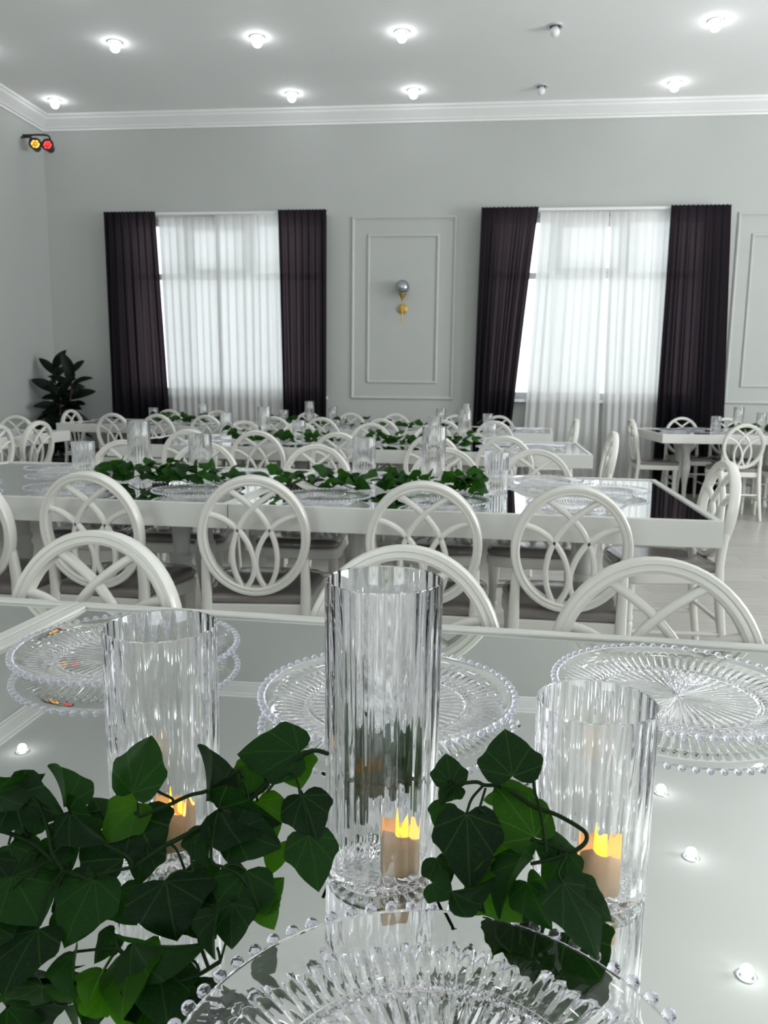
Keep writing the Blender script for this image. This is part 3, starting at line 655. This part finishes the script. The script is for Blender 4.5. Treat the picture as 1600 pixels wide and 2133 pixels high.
candle(.112, .612, 'orange-glowing electric candle inside the short vase', .12)

# ---------------------------------------------------------------- ivy
def ivy_leaf(name, fold, droop, curl, twist, mat):
    rows = [(0, .03, -.03), (.05, .16, -.115), (.10, .31, -.135), (.17, .44, -.06), (.25, .52, .08), (.32, .565, .20), (.38, .60, .31), (.44, .575, .395), (.50, .485, .465), (.58, .41, .555), (.68, .35, .67), (.80, .255, .79), (.91, .14, .905), (1.0, .03, 1.0), (1.01, .0, 1.03)]
    vs = []; fs = []
    def Z(x, y): return fold * abs(x) + droop * (y - .3) ** 2 + curl * x * x + twist * x * (y - .3)
    for my, ex, ey in rows:
        for s in (-1, -.5, 0, .5, 1):
            x = ex * s; y = my + (ey - my) * abs(s); vs.append((x, y, Z(x, y) - (.06 * (1 if s == 0 else 0) * fold)))
    for j in range(len(rows) - 1):
        for i in range(4): k = j * 5 + i; fs.append((k, k + 1, k + 6, k + 5))
    me = bpy.data.meshes.new(name); me.from_pydata(vs, [], fs); me.materials.append(mat); me.shade_smooth(); me.update(); return me
LV = [ivy_leaf('ivy_leaf', -.10, -.22, .10, .1, M['ivy']), ivy_leaf('ivy_leaf', .55, -.35, -.15, .25, M['ivy']), ivy_leaf('ivy_leaf', .9, -.30, -.4, -.3, M['ivy']), ivy_leaf('ivy_leaf', -.22, -.45, .1, -.2, M['ivy'])]
LV.append(ivy_leaf('ivy_leaf', -.01, -.01, .01, .005, M['ivy']))
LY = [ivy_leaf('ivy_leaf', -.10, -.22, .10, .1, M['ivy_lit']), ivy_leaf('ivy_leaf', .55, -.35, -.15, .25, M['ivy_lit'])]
LF = [ivy_leaf('ivy_leaf', -.10, -.22, .10, .1, M['ivy_far']), ivy_leaf('ivy_leaf', .5, -.35, -.15, .25, M['ivy_far']), ivy_leaf('ivy_leaf', -.22, -.45, .1, -.2, M['ivy_far'])]
OBST = [(v[0], v[1], .0505, VH[v[2]] + .005) for v in VASES]
def keep_clear(me, b, m3, parent):
    flat = me == LV[4]
    'lift a leaf off the table top and push it out of the near vases'
    if parent.name.startswith('rubber'): return b
    o = parent.location; pts = [m3 @ v.co + b + o for v in me.vertices]; floor_z = TZ + (.0012 if parent.name == 'ivy_garland' else .0068)
    lz = min(p.z for p in pts)
    if not flat:
        for px, py in PLATES:
            if abs(px - b.x - o.x) < .3 and abs(py - b.y - o.y) < .3:
                ins = [p.z for p in pts if math.hypot(p.x - px, p.y - py) < PR + .008]
                if ins: lz = min(lz, min(ins) - .027)
    if lz < floor_z: b = b + Vector((0, 0, floor_z - lz))
    near_v = [q for q in OBST if abs(q[0] - b.x - o.x) < .2 and abs(q[1] - b.y - o.y) < .2]
    if near_v:
        for _ in range(8):
            pts = [m3 @ v.co + b + o for v in me.vertices]; worst = None
            for ox, oy, orr, oh in near_v:
                for p in pts:
                    if p.z < TZ + oh:
                        d = math.hypot(p.x - ox, p.y - oy)
                        if d < orr and (worst is None or orr - d > worst[0]): worst = (orr - d, ox, oy, p)
            if worst is None: break
            pen, ox, oy, p = worst; cx = sum(q.x for q in pts) / len(pts); cyy = sum(q.y for q in pts) / len(pts)
            d = Vector((cx - ox, cyy - oy, 0)); d = d.normalized() if d.length > 1e-4 else Vector((0, -1, 0)); b = b + d * (pen + .002)
    return b
def place_leaf(parent, me, base, tip, roll, wd, up=Vector((-.05, -.45, .9))):
    b = Vector(base); t = Vector(tip); ax = (t - b); s = ax.length; ax.normalize()
    n = (up - ax * up.dot(ax)).normalized(); n = Matrix.Rotation(roll, 3, ax) @ n; x = ax.cross(n).normalized()
    o = bpy.data.objects.new('leaf', me); C.objects.link(o); o.parent = parent
    b = keep_clear(me, b, Matrix(((x.x * s * wd, ax.x * s, n.x * s), (x.y * s * wd, ax.y * s, n.y * s), (x.z * s * wd, ax.z * s, n.z * s))), parent)
    o.matrix_local = Matrix(((x.x * s * wd, ax.x * s, n.x * s, b.x), (x.y * s * wd, ax.y * s, n.y * s, b.y), (x.z * s * wd, ax.z * s, n.z * s, b.z), (0, 0, 0, 1)))
    return o
LEAVES=[[[-0.2522,0.5499,0.8699],[-0.2484,0.5828,0.9028],0.5,0.75,1],[[-0.302,0.5385,0.8585],[-0.323,0.5619,0.8819],1.1,0.75,2],[[-0.3626,0.5374,0.8634],[-0.3263,0.5474,0.8734],1.25,0.8,1],[[-0.1906,0.5465,0.8665],[-0.203,0.578,0.898],1.15,0.8,2],[[-0.1283,0.5799,0.8939],[-0.1782,0.5783,0.8923],-0.1,0.95,0],[[-0.1353,0.5881,0.8841],[-0.1258,0.572,0.868],0.2,1.3,10],[[-0.161,0.5585,0.8665],[-0.1787,0.5737,0.8817],-0.3,1.0,10],[[-0.1569,0.5746,0.8706],[-0.1896,0.5632,0.8592],-0.1,0.9,11],[[-0.1834,0.5419,0.8619],[-0.1356,0.5361,0.8561],0.75,0.8,2],[[-0.1582,0.563,0.859],[-0.1406,0.5423,0.8383],0.1,1.0,10],[[-0.1216,0.5603,0.8683],[-0.1058,0.5381,0.8461],0,1.0,3],[[-0.1133,0.5436,0.8456],[-0.1002,0.5174,0.8194],-0.2,0.9,0],[[-0.35,0.5447,0.8587],[-0.307,0.5365,0.8505],0.5,0.9,1],[[-0.3312,0.5503,0.8463],[-0.3444,0.5306,0.8266],0.2,1.1,0],[[-0.3014,0.539,0.853],[-0.2683,0.5237,0.8377],0.7,0.85,1],[[-0.2736,0.5424,0.8444],[-0.2901,0.5564,0.8584],0.1,1.1,3],[[-0.25,0.5498,0.8578],[-0.2707,0.5284,0.8364],-0.3,0.9,10],[[-0.2516,0.5468,0.8488],[-0.227,0.5263,0.8283],0.1,1.2,3],[[-0.253,0.5287,0.8247],[-0.2908,0.542,0.838],0.2,1.2,3],[[-0.1922,0.5355,0.8495],[-0.1869,0.5164,0.8304],0.6,1.0,1],[[-0.2944,0.5283,0.8303],[-0.323,0.5215,0.8235],0.3,1.1,0],[[-0.3422,0.5233,0.8313],[-0.3215,0.5065,0.8145],0.2,1.1,3],[[-0.3286,0.5051,0.8191],[-0.297,0.4849,0.7989],-0.2,1.25,0],[[-0.2658,0.5067,0.8207],[-0.2767,0.4756,0.7896],0.1,1.15,0],[[-0.2105,0.505,0.825],[-0.1954,0.4799,0.7999],0,1.45,3],[[-0.1694,0.5355,0.8495],[-0.1332,0.5288,0.8428],0.5,1.0,1],[[-0.1545,0.5165,0.8305],[-0.1586,0.4872,0.8012],0,1.0,3],[[-0.1572,0.4925,0.8005],[-0.1531,0.4731,0.7811],0.1,1.05,0],[[-0.1431,0.5083,0.8103],[-0.1285,0.522,0.824],0,1.0,10],[[-0.1431,0.5108,0.8068],[-0.1294,0.4962,0.7922],0.2,0.95,10],[[-0.299,0.4849,0.7929],[-0.3032,0.446,0.776],0.1,1.0,0],[[-0.268,0.4763,0.7843],[-0.2588,0.4478,0.776],0.6,0.9,1],[[-0.2442,0.4711,0.776],[-0.2434,0.4405,0.776],0.4,0.7,11],[[-0.2274,0.4852,0.7812],[-0.2162,0.4333,0.776],0.3,0.75,10],[[-0.2071,0.477,0.779],[-0.1821,0.4323,0.776],-0.3,0.85,0],[[-0.2254,0.475,0.795],[-0.1734,0.4747,0.7947],1.1,0.7,2],[[-0.166,0.4837,0.7917],[-0.1635,0.4616,0.776],0.5,0.7,2],[[-0.1386,0.4955,0.772],[-0.1243,0.481,0.772],0.2,0.95,4],[[-0.1718,0.537,0.833],[-0.1821,0.5386,0.8346],0.1,1.1,0],[[-0.1356,0.542,0.838],[-0.14,0.5266,0.8226],0.3,1.1,10],[[-0.2445,0.4894,0.7914],[-0.2561,0.4766,0.7786],0.2,1.1,3],[[-0.2375,0.5359,0.8319],[-0.2399,0.5168,0.8128],0.2,1.2,3],[[-0.2038,0.5249,0.8209],[-0.1841,0.5038,0.7998],0.2,1.1,3],[[-0.3139,0.5365,0.8325],[-0.2926,0.5204,0.8164],0.1,1.1,0],[[-0.3196,0.5046,0.8006],[-0.3356,0.486,0.782],0.1,1.1,3],[[-0.2979,0.5032,0.7932],[-0.2785,0.5072,0.7972],0.1,1.1,3],[[-0.2528,0.5157,0.8057],[-0.2341,0.5017,0.7917],0.1,1.1,3],[[-0.1959,0.511,0.807],[-0.1734,0.4948,0.7908],0.3,1.1,3],[[-0.2926,0.5204,0.8164],[-0.3088,0.5092,0.8052],0.0,1.1,3],[[-0.3503,0.5165,0.8245],[-0.3439,0.4962,0.8042],0.1,1.1,0],[[-0.3374,0.4848,0.7928],[-0.3189,0.4637,0.776],0.1,1.1,3],[[-0.1047,0.71,0.865],[-0.1243,0.73,0.8097],0.1,1.1,0],[[-0.0879,0.71,0.7973],[-0.0956,0.73,0.8368],0.1,1.1,0],[[-0.0509,0.71,0.8098],[-0.0625,0.73,0.8439],0.1,1.1,0],[[-0.1113,0.71,0.782],[-0.0952,0.73,0.7862],0.1,1.1,0],[[-0.0329,0.71,0.8306],[-0.0472,0.73,0.782],0.1,1.1,0],[[-0.0744,0.71,0.8377],[-0.0808,0.73,0.7872],0.1,1.1,0],[[-0.0107,0.5923,0.8698],[-0.0151,0.6131,0.8853],0.1,1.0,0],[[-0.0048,0.596,0.8665],[-0.0176,0.5848,0.8581],0.2,1.2,3],[[0.0554,0.5921,0.8816],[0.0503,0.6255,0.9066],0.0,1.05,0],[[0.0468,0.5896,0.8557],[0.0339,0.6085,0.8699],0.2,1.1,10],[[0.032,0.5929,0.8582],[0.018,0.5921,0.8576],0.2,1.2,10],[[0.056,0.5569,0.8492],[0.0265,0.589,0.8732],-0.1,0.8,10],[[0.0049,0.5682,0.8576],[0.0083,0.5251,0.8253],0,0.85,0],[[0.0286,0.5699,0.841],[0.0402,0.5511,0.8268],0.3,1.0,10],[[0.0792,0.554,0.841],[0.0611,0.5325,0.8249],0.2,0.9,3],[[0.0733,0.5543,0.8352],[0.0722,0.5725,0.8489],0.2,1.2,3],[[0.0524,0.5456,0.8407],[0.0233,0.5147,0.8175],0.9,0.75,1],[[0.0161,0.5442,0.8216],[0.0455,0.5216,0.8047],0.3,0.9,10],[[-0.0192,0.5342,0.8202],[-0.0043,0.5269,0.8147],0.1,1.3,0],[[-0.0172,0.5533,0.8284],[-0.0084,0.5367,0.816],0.1,1.1,3],[[0.0748,0.5303,0.8292],[0.0963,0.4936,0.8017],-0.25,0.8,0],[[0.0773,0.5326,0.8279],[0.1078,0.517,0.8162],0.2,0.8,3],[[0.0496,0.539,0.8237],[0.064,0.5143,0.8052],0.6,0.8,1],[[0.0434,0.5589,0.772],[0.0267,0.5291,0.772],0.2,1.1,4],[[0.043,0.5517,0.772],[0.0572,0.5117,0.772],0.2,0.8,4],[[0.0814,0.545,0.772],[0.0988,0.4991,0.772],0.1,1.05,4],[[-0.0043,0.5167,0.825],[0.0276,0.5244,0.8308],1.2,0.6,2],[[-0.0126,0.5876,0.8542],[-0.0183,0.5712,0.8419],0.1,1.0,3],[[0.0145,0.5502,0.8261],[-0.0014,0.5542,0.8291],0.2,1.0,0],[[0.0137,0.5386,0.8234],[0.0314,0.5518,0.8333],0.5,0.5,11]]
STEMS=[[0.0021,[[-0.3637,0.531,0.839],[-0.3418,0.5287,0.8367],[-0.3186,0.5234,0.8314],[-0.2956,0.514,0.822],[-0.2724,0.51,0.818]]],[0.0019,[[-0.3622,0.5387,0.8557],[-0.3525,0.5432,0.8602],[-0.3415,0.5454,0.8624],[-0.3267,0.5404,0.8574],[-0.3127,0.5278,0.8448],[-0.3024,0.5154,0.8324],[-0.2904,0.5078,0.8248]]],[0.0015,[[-0.3534,0.5249,0.8329],[-0.3512,0.5462,0.8542],[-0.3296,0.5282,0.8362]]],[0.0016,[[-0.3156,0.5344,0.8424],[-0.2994,0.5396,0.8476],[-0.2775,0.544,0.852]]],[0.0019,[[-0.243,0.5352,0.8552],[-0.2238,0.5416,0.8616],[-0.2077,0.548,0.868],[-0.1953,0.5508,0.8708],[-0.1836,0.5565,0.8765],[-0.1722,0.5633,0.8833],[-0.1686,0.5594,0.8794]]],[0.0014,[[-0.2405,0.5527,0.8727],[-0.2314,0.5486,0.8686],[-0.2203,0.5457,0.8657],[-0.2183,0.5425,0.8625]]],[0.0023,[[-0.2406,0.5121,0.8261],[-0.2223,0.5234,0.8374],[-0.2054,0.5311,0.8451],[-0.1882,0.5384,0.8524],[-0.165,0.5488,0.8628],[-0.1458,0.5644,0.8784],[-0.1268,0.577,0.891],[-0.1158,0.581,0.895],[-0.1095,0.6017,0.8828]]],[0.0016,[[-0.263,0.5198,0.8398],[-0.2449,0.5154,0.8354],[-0.2382,0.5106,0.8306],[-0.2484,0.5081,0.8281],[-0.2601,0.5055,0.8255]]],[0.0015,[[-0.1904,0.5064,0.8324],[-0.1963,0.5193,0.8453],[-0.1917,0.5248,0.8508],[-0.1828,0.5221,0.8481],[-0.1781,0.512,0.838],[-0.1696,0.5099,0.8359]]],[0.0014,[[-0.1678,0.5421,0.8681],[-0.1692,0.5498,0.8758],[-0.1668,0.5533,0.8793],[-0.1609,0.5468,0.8728],[-0.1592,0.5403,0.8663]]],[0.0014,[[-0.1477,0.5524,0.8724],[-0.1398,0.5607,0.8807],[-0.1306,0.564,0.884],[-0.1244,0.558,0.878],[-0.1213,0.5514,0.8714]]],[0.0016,[[-0.1868,0.4986,0.8066],[-0.1795,0.4857,0.7937],[-0.1701,0.4753,0.7833]]],[0.0019,[[-0.2371,0.4798,0.7878],[-0.2185,0.4717,0.7797],[-0.1954,0.4663,0.776],[-0.1776,0.4709,0.7789],[-0.162,0.478,0.786]]],[0.0013,[[-0.1878,0.4788,0.7868],[-0.1795,0.4766,0.7846],[-0.1754,0.4732,0.7812]]],[0.0019,[[-0.0031,0.5866,0.8715],[0.0117,0.5888,0.8731],[0.0183,0.5871,0.8718],[0.0297,0.5878,0.8723]]],[0.0014,[[0.0175,0.5871,0.8718],[0.0086,0.5777,0.8648],[0.0049,0.5682,0.8576]]],[0.0013,[[0.0191,0.5851,0.8703],[0.0144,0.5713,0.86]]],[0.0021,[[0.0378,0.5838,0.8706],[0.0473,0.5789,0.8669],[0.0567,0.5741,0.8633],[0.0723,0.5704,0.8605],[0.0874,0.5642,0.8558],[0.0939,0.5595,0.8523],[0.0918,0.5538,0.848],[0.0815,0.5489,0.8443],[0.0664,0.5517,0.8464],[0.0527,0.5546,0.8486]]],[0.0016,[[0.0559,0.5945,0.8804],[0.057,0.5821,0.8711],[0.0598,0.5742,0.8652],[0.0622,0.5601,0.8546],[0.0637,0.5453,0.8435]]],[0.0017,[[0.0798,0.5475,0.8434],[0.0659,0.5431,0.84],[0.0521,0.5399,0.8376]]],[0.0014,[[0.0782,0.5462,0.8424],[0.0715,0.5363,0.8349],[0.074,0.5306,0.8306]]],[0.0014,[[0.0025,0.5255,0.8196],[0.0116,0.5192,0.8149],[0.0191,0.5163,0.8127]]],[0.0013,[[0.0114,0.5283,0.8218],[0.016,0.5229,0.8176],[0.0191,0.5157,0.8123]]],[0.0014,[[0.0254,0.5181,0.8021],[0.0283,0.5106,0.7964],[0.037,0.5047,0.792]]],[0.0012,[[0.0446,0.5171,0.8013],[0.0437,0.5094,0.7955]]],[0.0012,[[0.0548,0.5155,0.8001],[0.0514,0.5024,0.7903]]],[0.0019,[[-0.1254,0.665,0.832],[-0.1116,0.7,0.8086],[-0.0687,0.715,0.8027],[-0.0393,0.7,0.8136],[-0.0187,0.67,0.8296],[-0.0016,0.64,0.8436]]]]

g0 = thing('ivy_garland', 'dark green ivy garland with large leaves winding between the near vases', 'ivy', (-.14, .62, TZ), 0, 'ivy garlands on the tables')
O0 = Vector((-.14, .62, TZ))
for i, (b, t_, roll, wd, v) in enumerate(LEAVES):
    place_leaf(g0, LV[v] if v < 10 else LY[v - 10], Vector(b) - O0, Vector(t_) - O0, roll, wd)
mb = MB(); spts = []
for r_, pts in STEMS:
    p = catmull([Vector(q) - O0 for q in pts], 5); spts += p
    mb2 = MB().sweep(p, circ(r_ * .8, 7)); link('vine', mb2.mesh('vine', M['stem'], 60), g0)
for b, t_, roll, wd, v in LEAVES:       # leaf stalks, each from its leaf to the nearest vine
    B0 = Vector(b) - O0; q = min(spts, key=lambda s: (s - B0).length); d = q - B0
    rim = min(math.hypot(B0.x + d.x * k_ / 6 + O0.x + .010, B0.y + d.y * k_ / 6 + O0.y - .386) for k_ in range(7))
    if .004 < d.length < .07 and rim > .170:
        mid = B0 + d * .5 + Vector((0, 0, min(.2 * d.length, max(0, B0.z - .014)))); mb.sweep(catmull([B0, mid, q], 5), circ(.0010, 6))
link('leaf_stalks', mb.mesh('leaf_stalks', M['stem'], 60), g0)['kind'] = 'stuff'

def far_garland(lab, pts, n, size, spread, hgt, seed):
    rnd = random.Random(seed); P = [Vector(p) for p in catmull([(x, y, TZ + .02) for x, y in pts], 10)]
    o = P[len(P) // 2].copy(); o.z = TZ; g = thing('ivy_garland', lab, 'ivy', o, 0, 'ivy garlands on the tables')
    link('vine', MB().sweep([p - o + Vector((0, 0, .012 * math.sin(i * .9))) for i, p in enumerate(P)], circ(.002, 6)).mesh('vine', M['stem'], 60), g)
    for i in range(n):
        p = P[rnd.randrange(len(P))] - o
        b = p + Vector((rnd.uniform(-.03, .03), rnd.uniform(-spread, spread), rnd.uniform(-.005, hgt)))
        a = rnd.uniform(0, 2 * PI); s = size * rnd.uniform(.7, 1.15)
        t_ = b + Vector((math.cos(a), math.sin(a), rnd.uniform(-.5, .55))).normalized() * s
        t_.z = max(t_.z, .008); b.z = max(b.z, .012)
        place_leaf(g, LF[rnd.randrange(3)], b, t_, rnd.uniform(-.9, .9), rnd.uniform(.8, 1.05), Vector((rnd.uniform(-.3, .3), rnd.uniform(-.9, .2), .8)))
    return g
far_garland('ivy garland on the second table around the tall left vase', [(-1.55, 3.18), (-1.35, 3.18), (-1.15, 3.16), (-.95, 3.13)], 88, .060, .075, .065, 11)
far_garland('ivy garland on the second table before the medium vase, trailing to the right', [(-.84, 3.16), (-.65, 3.14), (-.45, 3.11), (-.25, 3.10), (-.05, 3.10), (.03, 3.10)], 88, .060, .06, .058, 12)
far_garland('ivy garland on the third table, left piece', [(-1.76, 5.70), (-1.45, 5.68), (-1.15, 5.66), (-.95, 5.66)], 58, .066, .07, .07, 13)
far_garland('ivy garland on the third table, right piece', [(-.70, 5.64), (-.50, 5.63), (-.30, 5.62), (.0, 5.60)], 54, .066, .07, .07, 14)
far_garland('ivy garland on the farthest table under the left window', [(-3.45, 8.19), (-3.15, 8.17), (-2.85, 8.14), (-2.5, 8.11)], 54, .070, .08, .08, 15)
far_garland('ivy garland on the farthest table under the sconce', [(-2.15, 8.08), (-1.6, 8.03), (-.9, 7.97), (-.35, 7.92), (.12, 7.88)], 74, .070, .08, .08, 16)
far_garland('ivy garland on the far right table', [(2.50, 8.17), (2.75, 8.17), (3.1, 8.18), (3.4, 8.19)], 40, .074, .06, .08, 17)

# ---------------------------------------------------------------- rubber plant in the corner
t = thing('rubber_plant', 'dark rubber plant with drooping oval leaves in the left corner', 'plant', (-4.86, 9.0, 0))
link('pot', MB().lathe([(.10, 0), (.115, .01), (.14, .27), (.15, .28), (.15, .31), (.138, .31), (.132, .27)], 24).mesh('pot', M['pot'], 40), t)
link('soil', MB().lathe([(.0, .268), (.132, .268), (.132, .25), (.0, .25)], 20, cap=False).mesh('soil', M['soil'], 40), t)
def rub(name):
    vs = []; fs = []; rows = 9
    for j in range(rows + 1):
        s = j / rows; wdt = .21 * math.sin(PI * min(1, s * .93 + .05)) ** .8
        if j == rows: wdt = .0
        for q in (-1, -.5, 0, .5, 1): x = wdt * q; vs.append((x, s, .35 * abs(x) - .28 * s * s))
    for j in range(rows):
        for i in range(4): k = j * 5 + i; fs.append((k, k + 1, k + 6, k + 5))
    me = bpy.data.meshes.new(name); me.from_pydata(vs, [], fs); me.materials.append(M['rubber']); me.shade_smooth(); return me
rl = rub('leaf'); rnd = random.Random(5)
trunks = [[(0, 0, .26), (-.02, 0, .6), (-.03, .01, .95), (-.05, .0, 1.32)], [(.03, .02, .26), (.06, .03, .6), (.10, .03, .9), (.17, .02, 1.30)], [(-.02, -.03, .26), (.0, -.05, .5), (.03, -.06, .8), (.04, -.05, 1.02)]]
for tr in trunks:
    p = catmull(tr, 8); link('trunk', MB().sweep(p, circ(.012, 8), radii=[1 - .5 * i / (len(p) - 1) for i in range(len(p))]).mesh('trunk', M['bark'], 60), t)
    for i in range(27):
        f_ = .22 + .78 * i / 26; q = p[int(f_ * (len(p) - 1))]; a = i * 2.4 + (1.2 if tr is trunks[1] else 0)
        el = -.15 + 1.0 * (f_ ** 3) + rnd.uniform(-.2, .2)
        if i > 24: el = 1.0
        ln = rnd.uniform(.21, .31)
        d = Vector((math.cos(a) * math.cos(el), math.sin(a) * math.cos(el), math.sin(el)))
        if q.y + d.y * ln > .36: d.y *= .6
        if q.x + d.x * ln < -.26: d.x *= .8
        place_leaf(t, rl, q, q + d * ln, rnd.uniform(-.5, .5), 1.05, Vector((.1, -.7, .7)))
